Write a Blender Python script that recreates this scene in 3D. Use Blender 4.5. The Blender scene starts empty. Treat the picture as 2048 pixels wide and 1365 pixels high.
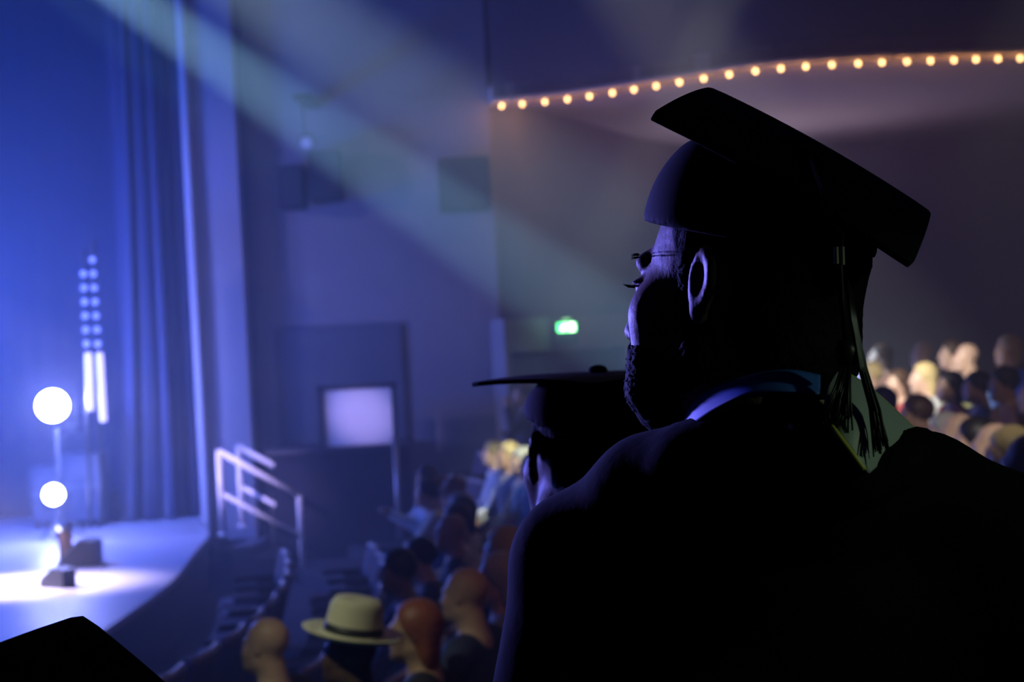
import bpy, bmesh, math, random
import numpy as np
from mathutils import Vector, Matrix
random.seed(7)
sc = bpy.context.scene
C = sc.collection

# ------------------------------------------------------------------ camera
FPX = 2844.4            # 50 mm on 36 mm at 2048 px
ROLL = math.radians(3.0)
CAMZ = 2.6
CAM = Vector((0, 0, CAMZ))
RV = Vector((math.cos(ROLL), 0, -math.sin(ROLL)))
UV = Vector((math.sin(ROLL), 0, math.cos(ROLL)))
YV = Vector((0, 1, 0))
def P(px, py, d):       # point seen at pixel (px, py), d metres in front
    return CAM + RV*((px-1024)/FPX*d) + UV*((682.5-py)/FPX*d) + YV*d
def Wp(x, y, z):        # camera-levelled metres (right, forward, up) -> world
    return CAM + RV*x + YV*y + UV*z
def Wd(x, y, z):
    return RV*x + YV*y + UV*z
def hor(px): return 682.5-(px-1024)*math.tan(ROLL)
def on_z(px, py, z):    # point seen at a pixel on the horizontal plane z
    k = UV*((682.5-py)/FPX) + RV*((px-1024)/FPX) + YV
    d = (z-CAMZ)/k.z
    return P(px, py, d)

cd = bpy.data.cameras.new('camera'); cam = bpy.data.objects.new('camera', cd); C.objects.link(cam)
cd.lens = 50; cd.sensor_width = 36; cd.clip_start = .05; cd.clip_end = 200
cam.matrix_world = Matrix((( RV.x, UV.x, 0, CAM.x), (RV.y, UV.y, -1, CAM.y), (RV.z, UV.z, 0, CAM.z), (0, 0, 0, 1)))
cd.dof.use_dof = True; cd.dof.focus_distance = 1.22; cd.dof.aperture_fstop = 7.2; cd.dof.aperture_blades = 0
sc.camera = cam

# ------------------------------------------------------------------ view, world, lights
sc.view_settings.view_transform = 'Standard'
sc.view_settings.look = 'None'
sc.view_settings.exposure = 0
sc.view_settings.gamma = 1
sc.view_settings.use_curve_mapping = False
w = bpy.data.worlds.new('world'); sc.world = w; w.use_nodes = True
w.node_tree.nodes['Background'].inputs[0].default_value = (.012, .012, .03, 1)
w.node_tree.nodes['Background'].inputs[1].default_value = .10
sc.cycles.use_denoising = True
sc.cycles.volume_bounces = 0
sc.cycles.max_bounces = 4
sc.cycles.sample_clamp_indirect = 4

def light(name, kind, loc, power, col, aim=None, size=.1, ang=30, blend=.3):
    d = bpy.data.lights.new(name, kind); d.energy = power; d.color = col
    if kind == 'AREA': d.size = size
    else: d.shadow_soft_size = size
    if kind == 'SPOT': d.spot_size = math.radians(ang); d.spot_blend = blend
    o = bpy.data.objects.new(name, d); C.objects.link(o); o.location = loc
    if aim is not None: o.rotation_euler = (Vector(aim)-Vector(loc)).to_track_quat('-Z', 'Y').to_euler()
    return o
# beams from the lighting bar high over the stage, raking across the hall
light('beam_light', 'SPOT', P(-600, -595, 13), 100000, (.34, .68, .95), P(1300, 716, 13.4), .03, 6.2, .7)
light('beam_light', 'SPOT', P(-500, -780, 13), 42000, (.50, .74, .95), P(1250, 515, 14.2), .05, 11.5, .9)
light('beam_light', 'SPOT', P(-700, -680, 13), 11000, (.20, .62, 1.0), P(500, 292, 13), .03, 4.2, .8)
# unseen narrow spots added over the hall to brighten the audience
light('crowd_fill', 'SPOT', (-1.5, 4.5, 6.8), 14000, (1, .97, .86), P(1835, 765, 12), .05, 9, 1)
light('crowd_fill', 'SPOT', (2.5, 6.0, 6.8), 9000, (.95, 1, .70), P(985, 955, 13.4), .03, 6, .9)
light('crowd_fill', 'SPOT', (-2.3, 3.4, 4.4), 150, (.88, 1, .66), P(590, 1275, 5.3), .03, 23, .8)
light('crowd_fill', 'SPOT', (1.6, 3.1, 4.6), 700, (1, .92, .78), P(2000, 850, 7.6), .05, 20, 1)
light('stage_wash', 'SPOT', (-8.5, 7.5, 4.5), 500, (.04, .10, 1.0), (-2.0, 9.0, 0), .3, 36, 1)
# blue and violet stage wash
light('stage_wash', 'POINT', P(-230, 640, 15.0), 1150, (.003, .10, 1.0), None, .5)
light('stage_wash', 'SPOT', P(-1100, 200, 13), 1250, (.44, .38, .70), P(800, 700, 17), .2, 50, .8)
light('stage_wash', 'SPOT', P(-1000, 250, 13.5), 30000, (.80, .68, 1.0), P(10, 1165, 13.0), .2, 16, .9)
light('stage_wash', 'SPOT', P(-700, 200, 9.5), 9000, (.58, .46, 1.0), P(520, 960, 16.3), .1, 9, 1)
light('stage_wash', 'SPOT', P(-700, 250, 9.5), 3400, (.60, .46, 1.0), P(716, 826, 16.9), .1, 6, 1)
light('stage_wash', 'SPOT', Vector((-7.1, 10.9, 3.0)), 11500, (.20, .18, 1.0), Wp(.13, 1.3, .0), .25, 3.6, .6)
light('soffit_fill', 'SPOT', (4.0, 20.6, 3.2), 120, (.75, .58, .90), (3.9, 19.6, 6), .1, 150, .8)  # added unseen fill that lifts the soffit, no fixture behind it
# warm house light low over the stalls
light('house_light', 'SPOT', (1.2, 3.2, 5.0), 40, (1, .42, .28), (-.5, 7.6, 1.2), .2, 50, .8)
light('house_light', 'SPOT', (4.4, 4.2, 5.0), 110, (1, .60, .42), (3.9, 11.0, 1.9), .2, 50, .8)
# added greenish fill for the hood lining, in place of audience bounce
light('hood_fill', 'SPOT', (1.6, .35, 3.1), 9, (.7, 1, .68), Wp(.32, 1.15, -.1), .05, 14, .6)

# ------------------------------------------------------------------ materials
def mat(name, col, rough=.6, metal=0, emit=None, es=0, noise=0, nscale=12, bump=0, sheen=0, spec=.5):
    m = bpy.data.materials.new(name); m.use_nodes = True
    nt = m.node_tree; b = nt.nodes['Principled BSDF']
    b.inputs['Base Color'].default_value = (*col, 1); b.inputs['Roughness'].default_value = rough
    b.inputs['Metallic'].default_value = metal; b.inputs['Specular IOR Level'].default_value = spec
    if sheen: b.inputs['Sheen Weight'].default_value = sheen
    if emit: b.inputs['Emission Color'].default_value = (*emit, 1); b.inputs['Emission Strength'].default_value = es
    if noise or bump:
        tc = nt.nodes.new('ShaderNodeTexCoord'); n = nt.nodes.new('ShaderNodeTexNoise'); n.inputs['Scale'].default_value = nscale
        n.inputs['Detail'].default_value = 5
        nt.links.new(tc.outputs['Object'], n.inputs['Vector'])
        if noise:
            mx = nt.nodes.new('ShaderNodeMix'); mx.data_type = 'RGBA'
            mx.inputs['A'].default_value = (*[c*(1-noise) for c in col], 1); mx.inputs['B'].default_value = (*[min(1, c*(1+noise)) for c in col], 1)
            nt.links.new(n.outputs['Fac'], mx.inputs['Factor']); nt.links.new(mx.outputs['Result'], b.inputs['Base Color'])
        if bump:
            bp = nt.nodes.new('ShaderNodeBump'); bp.inputs['Strength'].default_value = bump; bp.inputs['Distance'].default_value = .01
            nt.links.new(n.outputs['Fac'], bp.inputs['Height']); nt.links.new(bp.outputs['Normal'], b.inputs['Normal'])
    return m
M = dict(
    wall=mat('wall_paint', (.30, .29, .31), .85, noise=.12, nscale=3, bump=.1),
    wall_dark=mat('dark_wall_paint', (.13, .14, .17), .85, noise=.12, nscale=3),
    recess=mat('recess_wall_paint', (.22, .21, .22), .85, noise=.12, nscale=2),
    soffit=mat('soffit_plaster', (.62, .54, .50), .8, noise=.05, nscale=2),
    fascia=mat('fascia_paint', (.10, .09, .11), .7, noise=.1),
    lip=mat('lip_paint', (.75, .62, .5), .5),
    ceiling=mat('ceiling_paint', (.05, .05, .055), .9, noise=.1),
    carpet=mat('dark_carpet', (.030, .030, .042), .95, noise=.3, nscale=30),
    stage=mat('stage_boards', (.50, .48, .55), .45, noise=.06, nscale=6),
    stage_edge=mat('stage_edge_paint', (.10, .10, .13), .5),
    black=mat('black_paint', (.015, .015, .018), .5, noise=.2),
    pilaster=mat('pilaster_paint', (.42, .40, .46), .7, noise=.05, nscale=4),
    strip=mat('pale_strip', (.80, .78, .85), .5),
    curtain=mat('blue_velvet', (.06, .075, .16), .8, sheen=.3, noise=.15, nscale=20),
    backdrop=mat('backdrop_cloth', (.05, .07, .14), .95, noise=.1, nscale=3),
    booth=mat('booth_paint', (.012, .013, .02), .95, spec=.05),
    rail=mat('white_rail_paint', (.85, .83, .88), .35),
    board=mat('white_board', (.85, .83, .88), .5),
    frame=mat('dark_frame', (.03, .03, .04), .5),
    steel=mat('dull_steel', (.30, .31, .34), .4, .6),
    seat=mat('seat_fabric', (.055, .045, .09), .8, noise=.2, nscale=25),
    seat_lit_trim=mat('seat_back_lit_trim', (.42, .38, .40), .4),  # pale colour paints caught light along the seat-back tops
    tan=mat('tan_wood', (.55, .30, .12), .5, noise=.2),
    lens=mat('lamp_lens', (1, 1, 1), .3, emit=(.55, .55, 1), es=60),
    led=mat('led_lens', (.8, .8, 1), .3, emit=(.30, .28, 1), es=.8),
    tube=mat('tube_diffuser', (.9, .9, 1), .3, emit=(.42, .38, 1), es=3.2),
    bulb=mat('bulb_glass', (1, .9, .7), .3, emit=(1, .52, .18), es=10),
    exitg=mat('exit_green', (.05, .5, .15), .4, emit=(.10, 1, .28), es=5),
    exitw=mat('exit_white', (.9, 1, .9), .4, emit=(.75, 1, .55), es=11),
    skin=mat('skin', (.24, .15, .11), .55, noise=.08, nscale=60, bump=.15),
    hair=mat('black_hair', (.006, .005, .006), .8, noise=.3, nscale=90, bump=.5, spec=.12),
    gown=mat('black_gown', (.003, .003, .004), .9, noise=.3, nscale=40, bump=.1, spec=.12),
    cap=mat('black_cap_cloth', (.007, .006, .008), .85, noise=.3, nscale=90, spec=.2),
    tassel=mat('black_tassel', (.012, .013, .013), .4),
    clasp=mat('tarnished_clasp', (.45, .42, .30), .35, .8),
    lining=mat('pale_satin', (.50, .56, .50), .45, noise=.05, nscale=8),
    piping=mat('yellow_piping', (.75, .72, .12), .4),
    shirt=mat('blue_shirt', (.05, .16, .60), .6),
    eye=mat('eye_white', (.6, .6, .6), .2),
)
# ------------------------------------------------------------------ mesh helpers
def link(name, me, m, parent=None):
    o = bpy.data.objects.new(name, me); C.objects.link(o)
    if m is not None and not me.materials: me.materials.append(m)
    if parent is not None: o.parent = parent
    return o
def smooth(me):
    me.polygons.foreach_set('use_smooth', [True]*len(me.polygons)); me.update(); return me
def tag(o, label=None, cat=None, group=None, kind=None):
    for k, v in (('label', label), ('category', cat), ('group', group), ('kind', kind)):
        if v: o[k] = v
    return o
def thing(name, label, cat, loc=(0, 0, 0), rz=0, group=None):
    o = bpy.data.objects.new(name, None); C.objects.link(o); o.location = loc; o.rotation_euler = (0, 0, rz)
    o.empty_display_size = .1
    return tag(o, label, cat, group)
class MB:
    def __init__(s): s.v = []; s.f = []
    def add(s, vs, fs, mx=None):
        n = len(s.v); s.v += [tuple(mx @ Vector(v)) if mx else tuple(v) for v in vs]; s.f += [tuple(i+n for i in f) for f in fs]; return s
    def box(s, a, b, mx=None, bev=0):
        bm = bmesh.new(); bmesh.ops.create_cube(bm, size=1)
        a = Vector(a); b = Vector(b)
        for v in bm.verts: v.co = Vector(((a[i]+b[i])/2+v.co[i]*(b[i]-a[i]) for i in range(3)))
        if bev: bmesh.ops.bevel(bm, geom=bm.edges[:], offset=bev, segments=2, affect='EDGES')
        bm.verts.index_update()
        s.add([v.co.copy() for v in bm.verts], [[v.index for v in f.verts] for f in bm.faces], mx); bm.free(); return s
    def tube(s, pts, r, n=10, caps=True, mx=None, sy=1):
        pts = [Vector(p) for p in pts]; rs = r if hasattr(r, '__len__') else [r]*len(pts)
        vs = []; fs = []; ref = None
        for i, p in enumerate(pts):
            t = (pts[min(i+1, len(pts)-1)]-pts[max(i-1, 0)]).normalized()
            if ref is None: ref = t.orthogonal().normalized()
            ref = (ref - t*ref.dot(t)); ref = ref.normalized() if ref.length > 1e-6 else t.orthogonal().normalized()
            bi = t.cross(ref)
            for k in range(n):
                a = 2*math.pi*k/n; vs.append(p+ref*math.cos(a)*rs[i]+bi*math.sin(a)*rs[i]*sy)
        for i in range(len(pts)-1):
            for k in range(n): fs.append((i*n+k, i*n+(k+1) % n, (i+1)*n+(k+1) % n, (i+1)*n+k))
        if caps: fs.append(tuple(range(n))[::-1]); fs.append(tuple(range((len(pts)-1)*n, len(pts)*n)))
        return s.add(vs, fs, mx)
    def lathe(s, prof, n=20, mx=None):
        vs = []; fs = []
        for r, z in prof:
            for k in range(n): a = 2*math.pi*k/n; vs.append((r*math.cos(a), r*math.sin(a), z))
        for i in range(len(prof)-1):
            for k in range(n): fs.append((i*n+k, i*n+(k+1) % n, (i+1)*n+(k+1) % n, (i+1)*n+k))
        fs.append(tuple(range(n))[::-1]); fs.append(tuple(range((len(prof)-1)*n, len(prof)*n)))
        return s.add(vs, fs, mx)
    def prism(s, poly, z0, z1, mx=None):     # poly in xy
        n = len(poly); vs = [(x, y, z0) for x, y in poly]+[(x, y, z1) for x, y in poly]
        fs = [tuple(range(n))[::-1], tuple(range(n, 2*n))]+[(i, (i+1) % n, n+(i+1) % n, n+i) for i in range(n)]
        return s.add(vs, fs, mx)
    def grid(s, rows, close=False):
        n = len(rows[0]); vs = [p for r in rows for p in r]; fs = []
        for i in range(len(rows)-1):
            for k in range(n if close else n-1): fs.append((i*n+k, i*n+(k+1) % n, (i+1)*n+(k+1) % n, (i+1)*n+k))
        return s.add(vs, fs)
    def mesh(s, name, sm=False):
        me = bpy.data.meshes.new(name); me.from_pydata(s.v, [], s.f); me.update()
        bm = bmesh.new(); bm.from_mesh(me); bmesh.ops.recalc_face_normals(bm, faces=bm.faces[:]); bm.to_mesh(me); bm.free()
        return smooth(me) if sm else me
    def build(s, name, m, parent=None, sm=False): return link(name, s.mesh(name, sm), m, parent)
def solid(o, t, off=0):
    md = o.modifiers.new('solid', 'SOLIDIFY'); md.thickness = t; md.offset = off; return o
def struct(o): o['kind'] = 'structure'; return o

# ---- signed-distance modelling (organic shapes as one closed surface)
def ell(c, r, R=None):
    c = np.array(c, np.float32); r = np.array(r, np.float32)
    def f(p):
        q = p-c
        if R is not None: q = q @ np.array(R, np.float32)
        k0 = np.sqrt(((q/r)**2).sum(-1)); k1 = np.sqrt(((q/(r*r))**2).sum(-1))+1e-6
        return k0*(k0-1)/k1
    return f
def capf(a, b, ra, rb=None):
    a = np.array(a, np.float32); b = np.array(b, np.float32); rb = ra if rb is None else rb
    def f(p):
        ab = b-a; t = np.clip(((p-a) @ ab)/max(float(ab @ ab), 1e-9), 0, 1)
        return np.sqrt((((p-a)-t[..., None]*ab)**2).sum(-1))-(ra+(rb-ra)*t)
    return f
def smin(a, b, k):
    h = np.clip(.5+.5*(b-a)/k, 0, 1); return b*(1-h)+a*h-k*h*(1-h)
def smax(a, b, k): return -smin(-a, -b, k)
def union(prims, k=.02):
    def f(p):
        d = None
        for q in prims:
            fn, kk, op = (q, k, '+') if callable(q) else (q+(None,))[:3] if len(q) == 3 else (q[0], q[1], '+')
            e = fn(p)
            if d is None: d = e
            elif op == '-': d = smax(d, -e, kk)
            else: d = smin(d, e, kk)
        return d
    return f
def nets(F, xs, ys, zs):
    X, Y, Z = np.meshgrid(xs, ys, zs, indexing='ij')
    D = np.empty(X.shape, np.float32)
    for i in range(0, len(xs), 8):
        D[i:i+8] = F(np.stack([X[i:i+8], Y[i:i+8], Z[i:i+8]], -1).astype(np.float32))
    s = D < 0
    nx, ny, nz = np.array(D.shape)-1
    acc = np.zeros((nx, ny, nz, 3)); cnt = np.zeros((nx, ny, nz))
    co = [X, Y, Z]
    for ax in range(3):
        sl0 = [slice(None)]*3; sl1 = [slice(None)]*3; sl0[ax] = slice(0, -1); sl1[ax] = slice(1, None)
        d0 = D[tuple(sl0)]; d1 = D[tuple(sl1)]; cr = (d0 < 0) != (d1 < 0)
        t = np.where(cr, d0/np.where(cr, d0-d1, 1), 0)
        pt = np.stack([co[a][tuple(sl0)]+t*(co[a][tuple(sl1)]-co[a][tuple(sl0)]) for a in range(3)], -1)*cr[..., None]
        o = [a for a in range(3) if a != ax]
        for i in (0, 1):
            for j in (0, 1):
                sl = [slice(None)]*3
                for a, q in zip(o, (i, j)): sl[a] = slice(0, -1) if q == 0 else slice(1, None)
                acc += pt[tuple(sl)]; cnt += cr[tuple(sl)]
    act = cnt > 0; idx = -np.ones(act.shape, int); idx[act] = np.arange(act.sum())
    V = acc[act]/cnt[act][:, None]; Q = []
    for ax in range(3):
        sl0 = [slice(1, -1)]*3; sl1 = [slice(1, -1)]*3; sl0[ax] = slice(0, -1); sl1[ax] = slice(1, None)
        a = s[tuple(sl0)]; b = s[tuple(sl1)]; cr = a != b
        I = np.argwhere(cr); 
        for a_ in range(3):
            if a_ != ax: I[:, a_] += 1
        o = [q for q in range(3) if q != ax]
        def at(i, j):
            J = I.copy(); J[:, o[0]] -= i; J[:, o[1]] -= j; return idx[J[:, 0], J[:, 1], J[:, 2]]
        q = np.stack([at(1, 1), at(0, 1), at(0, 0), at(1, 0)], 1)
        fl = a[cr]
        if ax == 1: fl = ~fl
        q[~fl] = q[~fl][:, ::-1]; Q.append(q)
    Q = np.concatenate(Q); Q = Q[(Q >= 0).all(1)]
    return V, Q
def rng(a, b, st): return np.arange(a, b+st, st)
def sdf_mesh(name, F, xs, ys, zs, mx=None):
    V, Q = nets(F, xs, ys, zs)
    if mx is not None:
        A = np.array(mx); V = V @ A[:3, :3].T + A[:3, 3]
    me = bpy.data.meshes.new(name)
    me.vertices.add(len(V)); me.vertices.foreach_set('co', V.astype(np.float32).ravel())
    me.loops.add(len(Q)*4); me.loops.foreach_set('vertex_index', Q.ravel().astype(np.int32))
    me.polygons.add(len(Q)); me.polygons.foreach_set('loop_start', np.arange(0, len(Q)*4, 4, dtype=np.int32))
    me.update(calc_edges=True); me.validate()
    return smooth(me)

# ------------------------------------------------------------------ head and person signed-distance pieces (local frame: +Y face, +X person's right, Z up, origin between the eyes' height)
def head_prims(beardy=False):
    L = [(ell((0, -.018, .035), (.074, .094, .086)), .02), (ell((0, .030, -.03), (.060, .064, .085)), .03)]
    for s in (-1, 1):
        L += [(capf((0, .066, -.098), (s*.050, .002, -.062), .022, .022), .02), (capf((0, .092, .021), (s*.031, .081, .025), .010, .009), .014),
              (ell((s*.042, .058, -.018), (.024, .025, .024)), .02), (capf((s*.040, .060, -.03), (s*.034, .068, -.078), .022, .022), .02)]
    L += [(capf((0, .090, .012), (0, .115, -.036), .007, .010), .010)]
    for s in (-1, 1):
        L += [(ell((s*.012, .103, -.040), (.008, .010, .007)), .006), (ell((s*.033, .106, .001), (.015, .016, .010)), .010, '-'), (ell((s*.032, .076, .001), (.0125,)*3), .003),
              (ell((s*.032, .081, .007), (.015, .010, .004)), .004)]
    L += [(ell((0, .096, -.056), (.024, .009, .0055)), .006), (ell((0, .094, -.067), (.021, .009, .006)), .006), (ell((0, .086, -.096), (.020, .016, .016)), .016)]
    for s in (-1, 1):
        ph = math.radians(22); n = Vector((s*math.cos(ph), math.sin(ph), 0)); u = Vector((-s*math.sin(ph), math.cos(ph), 0)); ti = math.radians(12)
        up = Vector((0, 0, 1)); u2 = u*math.cos(ti)-up*math.sin(ti)*-1; up2 = u2.cross(n)*(1 if u2.cross(n).z > 0 else -1)
        R = [[n[i], u2[i], up2[i]] for i in range(3)]; c = Vector((s*.082, -.010, .004))
        L += [(ell(c, (.0065, .018, .030), R), .006), (ell(c+n*.006+up*.004, (.0055, .011, .019), R), .003, '-'), (ell(c+Vector((-s*.004, .006, -.026)), (.006, .008, .010)), .006)]
    L += [(capf((0, -.022, -.06), (0, -.05, -.19), .056, .060), .03)]
    return L
def off(f, d): return lambda p: f(p)-d
def clip(f, planes, k=.01):     # planes: (normal, offset): keep n.p <= offset
    def g(p):
        d = f(p)
        for n, o in planes:
            d = smax(d, p @ np.array(n, np.float32)-o, k)
        return d
    return g
def ripple(f, amp, fx, seed=0):
    def g(p):
        return f(p)+amp*(np.sin(p[..., 0]*fx+seed)*np.sin(p[..., 1]*fx*1.13+2*seed)*np.sin(p[..., 2]*fx*.9))
    return g

# ------------------------------------------------------------------ SETTING
ROWC = (-13.0, 10.0)
def row_r(k): return 11.0+.77*k
def row_z(k): return .15*max(0, min(k, 9)-1)
# floor: flat stalls then curved tiers
mb = MB()
def ring(r0, r1, z0, z1, th0, th1, n=60):
    for i in range(n):
        a = th0+(th1-th0)*i/n; b = th0+(th1-th0)*(i+1)/n
        q = [(ROWC[0]+r*math.cos(t), ROWC[1]+r*math.sin(t)) for r, t in ((r0, a), (r1, a), (r1, b), (r0, b))]
        mb.prism(q, z0, z1)
TH0, TH1 = math.radians(-52), math.radians(46)
mb.box((-13, -4, -.2), (14, 30, 0))
for k in range(2, 10):
    ring(row_r(k)-.45, (row_r(k)+.32) if k < 9 else 30, -.05, row_z(k), TH0, TH1)
struct(mb.build('floor', M['carpet']))
mb = MB().box((-.12, -2.0, .02), (3.4, 2.9, .90), bev=.01)
struct(mb.build('floor_landing', M['carpet']))
struct(MB().box((-13, -4, 11.6), (14, 30, 11.8)).build('ceiling', M['ceiling']))
# far side wall in front of the recess
FW = 17.7
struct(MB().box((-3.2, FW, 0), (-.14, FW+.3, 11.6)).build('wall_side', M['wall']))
# recessed curved wall under the balcony
rc = [(-.14, 17.72), (-.10, 17.8), (.34, 18.0), (.95, 19.0), (1.5, 20.2), (2.2, 21.5), (3.0, 22.5), (4.2, 23.1), (5.6, 23.5), (8.6, 23.9), (13.5, 24.2)]
def curve(pts, n=8):
    out = []
    for i in range(len(pts)-1):
        p0 = pts[max(i-1, 0)]; p1 = pts[i]; p2 = pts[i+1]; p3 = pts[min(i+2, len(pts)-1)]
        for j in range(n):
            t = j/n; out.append(tuple(.5*((2*p1[a])+(-p0[a]+p2[a])*t+(2*p0[a]-5*p1[a]+4*p2[a]-p3[a])*t*t+(-p0[a]+3*p1[a]-3*p2[a]+p3[a])*t**3) for a in range(len(p1))))
    out.append(tuple(pts[-1])); return out
rcs = curve(rc)
wl = MB().prism(rcs+[(x+.1, y+.4) for x, y in rcs[::-1]], 0, 11.6)
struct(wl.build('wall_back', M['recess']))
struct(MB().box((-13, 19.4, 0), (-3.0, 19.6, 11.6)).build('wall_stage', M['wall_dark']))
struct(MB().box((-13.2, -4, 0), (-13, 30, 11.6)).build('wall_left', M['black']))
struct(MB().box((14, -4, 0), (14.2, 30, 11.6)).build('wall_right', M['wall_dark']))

# balcony: soffit, fascia and gallery front
SOF = CAMZ+2.92
fe = [(px, py) for px, py in ((985, 204), (1125, 190), (1250, 172), (1375, 152), (1500, 133), (1620, 122), (1750, 115), (1900, 110), (2048, 106), (2200, 104))]
fpts = []
for px, py in fe:
    q = on_z(px, py, SOF); fpts.append((q.x, q.y))
fpts += [(9.5, 16.6), (13.6, 17.2)]
fcv = curve(fpts)
def offset_curve(cv, d): return [(x, y+d) for x, y in cv]
bal = MB().prism(fcv+[(x, y+.05) for x, y in rcs[::-1]], SOF+.02, SOF+.22)
struct(bal.build('ceiling_balcony_soffit', M['soffit']))
bal = MB().prism(fcv+offset_curve(fcv, .16)[::-1], SOF-.02, SOF+1.25)
t = thing('balcony_front', 'dark curved balcony front above the string of warm bulbs', 'balcony')
bal.build('fascia_panel', M['fascia'], t)
cp = MB().prism(offset_curve(fcv, -.05)+offset_curve(fcv, .22)[::-1], SOF+1.25, SOF+1.30); cp.build('coping', M['black'], t)
lipm = MB().prism(offset_curve(fcv, -.07)+offset_curve(fcv, -.002)[::-1], SOF-.015, SOF+.03); lipm.build('lamp_rail', M['lip'], t)

# bulbs
bl = [(1003, 203), (1045, 198), (1091, 196), (1137, 190), (1182, 184), (1228, 179), (1272, 172), (1317, 165), (1364, 158), (1412, 152), (1462, 146), (1513, 141),
      (1564, 136), (1615, 131), (1667, 128), (1719, 126), (1768, 123), (1817, 122), (1865, 120), (1913, 118), (1955, 118), (1999, 117), (2043, 116)]
ORD = 'first second third fourth fifth sixth seventh eighth ninth tenth eleventh twelfth thirteenth fourteenth fifteenth sixteenth seventeenth eighteenth nineteenth twentieth twenty-first twenty-second twenty-third twenty-fourth twenty-fifth twenty-sixth twenty-seventh twenty-eighth twenty-ninth thirtieth'.split()
def yon(x):
    for (a, b), (c, d) in zip(fcv, fcv[1:]):
        if a <= x <= c: return b+(d-b)*(x-a)/max(c-a, 1e-6)
    return fcv[0][1]
mb_b = MB().lathe([(.006, -.014), (.014, -.028), (.021, -.042), (.023, -.054), (.019, -.066), (.009, -.075), (.002, -.077)], 14).mesh('bulb_glass', True)
mb_s = MB().lathe([(.016, 0), (.018, -.004), (.014, -.020), (.012, -.030)], 12).mesh('bulb_socket', True)
mb_b.materials.append(M['bulb']); mb_s.materials.append(M['steel'])
for i, (px, py) in enumerate(bl):
    q = on_z(px, py, SOF-.07)
    x = q.x; y = yon(x)-.035
    zz = SOF-.015
    where = 'leftmost glowing warm bulb' if i == 0 else 'rightmost glowing warm bulb, cut by the frame' if i == len(bl)-1 else '%s glowing warm bulb from the left' % ORD[i]
    t = thing('light_bulb', where+' under the balcony edge', 'light bulb', (x, y, zz), 0, 'warm bulbs along the balcony edge')
    link('bulb_glass', mb_b, None, t); link('socket', mb_s, None, t)
    light('bulb_glow', 'POINT', (x, y+.14, zz-.11), 1.9, (1, .42, .14), None, .03)
    light('bulb_glow', 'POINT', (x, y-.06, zz-.06), .10, (1, .50, .18), None, .02)

# door with paler surround, in the recess
def frame_at(p, d):        # matrix: X along d (horizontal), Z up, Y into the wall
    d = Vector((d[0], d[1], 0)).normalized(); n = Vector((-d.y, d.x, 0))
    return Matrix(((d.x, n.x, 0, p[0]), (d.y, n.y, 0, p[1]), (0, 0, 1, p[2]), (0, 0, 0, 1)))
p0 = P(1010, 700, 17.3); p1 = P(1262, 700, 18.4)
mx = frame_at((p0.x, p0.y, 0), (p1.x-p0.x, p1.y-p0.y)); L = math.hypot(p1.x-p0.x, p1.y-p0.y)
z1 = CAMZ+.27; z2 = CAMZ-.14
t = thing('door_surround', '', ''); t.name = 'door_1'; [t.__delitem__(k) for k in list(t.keys())]; struct(t)
MB().box((0, 0, z2), (L, .30, z1), mx).build('lintel', M['wall'], t)
MB().box((0, -.01, 0), (.08, .30, z2), mx).box((L-.10, -.01, 0), (L, .30, z2), mx).build('door_frame', M['wall'], t)
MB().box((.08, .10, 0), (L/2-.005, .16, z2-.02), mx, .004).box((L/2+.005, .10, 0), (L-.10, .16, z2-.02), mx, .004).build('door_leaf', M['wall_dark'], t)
# exit sign
q = P(1133, 655, 17.55)
t = thing('exit_sign', 'small green glowing exit sign on a dark box above the doorway', 'sign', q)
MB().box((-.13, .0, -.22), (.13, .10, .07), bev=.01).build('housing', M['black'], t)
MB().box((-.115, -.012, -.055), (.115, .0, .055), bev=.004).build('sign_face', M['exitg'], t)
fig = MB().box((.03, -.02, -.045), (.095, -.013, .045))
fig.tube([(-.03, -.017, .02), (-.045, -.017, -.01)], .012, 8).tube([(-.045, -.017, -.01), (-.02, -.017, -.04)], .008, 8).tube([(-.045, -.017, -.01), (-.075, -.017, -.035)], .008, 8)
fig.tube([(-.03, -.017, .015), (-.005, -.017, .0)], .006, 8).tube([(-.02, -.017, .038), (-.02, -.015, .04)], .011, 10)
fig.build('running_figure_pictogram', M['exitw'], t)
tl = MB().box((-.05, -.03, .075), (.05, .03, .11), bev=.008); tl.build('lamp_top', mat('exit_top', (.5, .8, .4), .4, emit=(.35, .7, .25), es=.9), t)
light('exit_glow', 'POINT', q+Vector((0, -.15, 0)), 1.0, (.3, 1, .4), None, .05)

# ------------------------------------------------------------------ STAGE
STZ = .6
edge = curve([(-3.0, 5.0), (-3.12, 8.0), (-3.16, 10.0), (-3.15, 11.6), (-3.18, 12.9), (-3.36, 14.5), (-3.56, 16.2), (-3.95, 17.4)], 6)
poly = edge+[(-3.95, 19.4), (-13, 19.4), (-13, 5.0)]
struct(MB().prism(poly, STZ-.06, STZ).build('floor_stage', M['stage']))
struct(MB().prism([(x-.03, y) for x, y in poly], 0, STZ-.06).build('floor_stage_front', M['stage_edge']))
# proscenium pilaster and pale strip
struct(MB().box((-3.80, 17.35, .35), (-3.22, 19.4, 11.6), bev=.015).build('trim_1', M['pilaster']))
struct(MB().box((-3.87, 17.22, .35), (-3.77, 17.5, 11.6), bev=.02).build('trim_2', M['strip']))
struct(MB().box((-3.24, 17.55, 0), (-3.18, 17.72, 11.6)).build('trim_3', M['wall_dark']))
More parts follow.
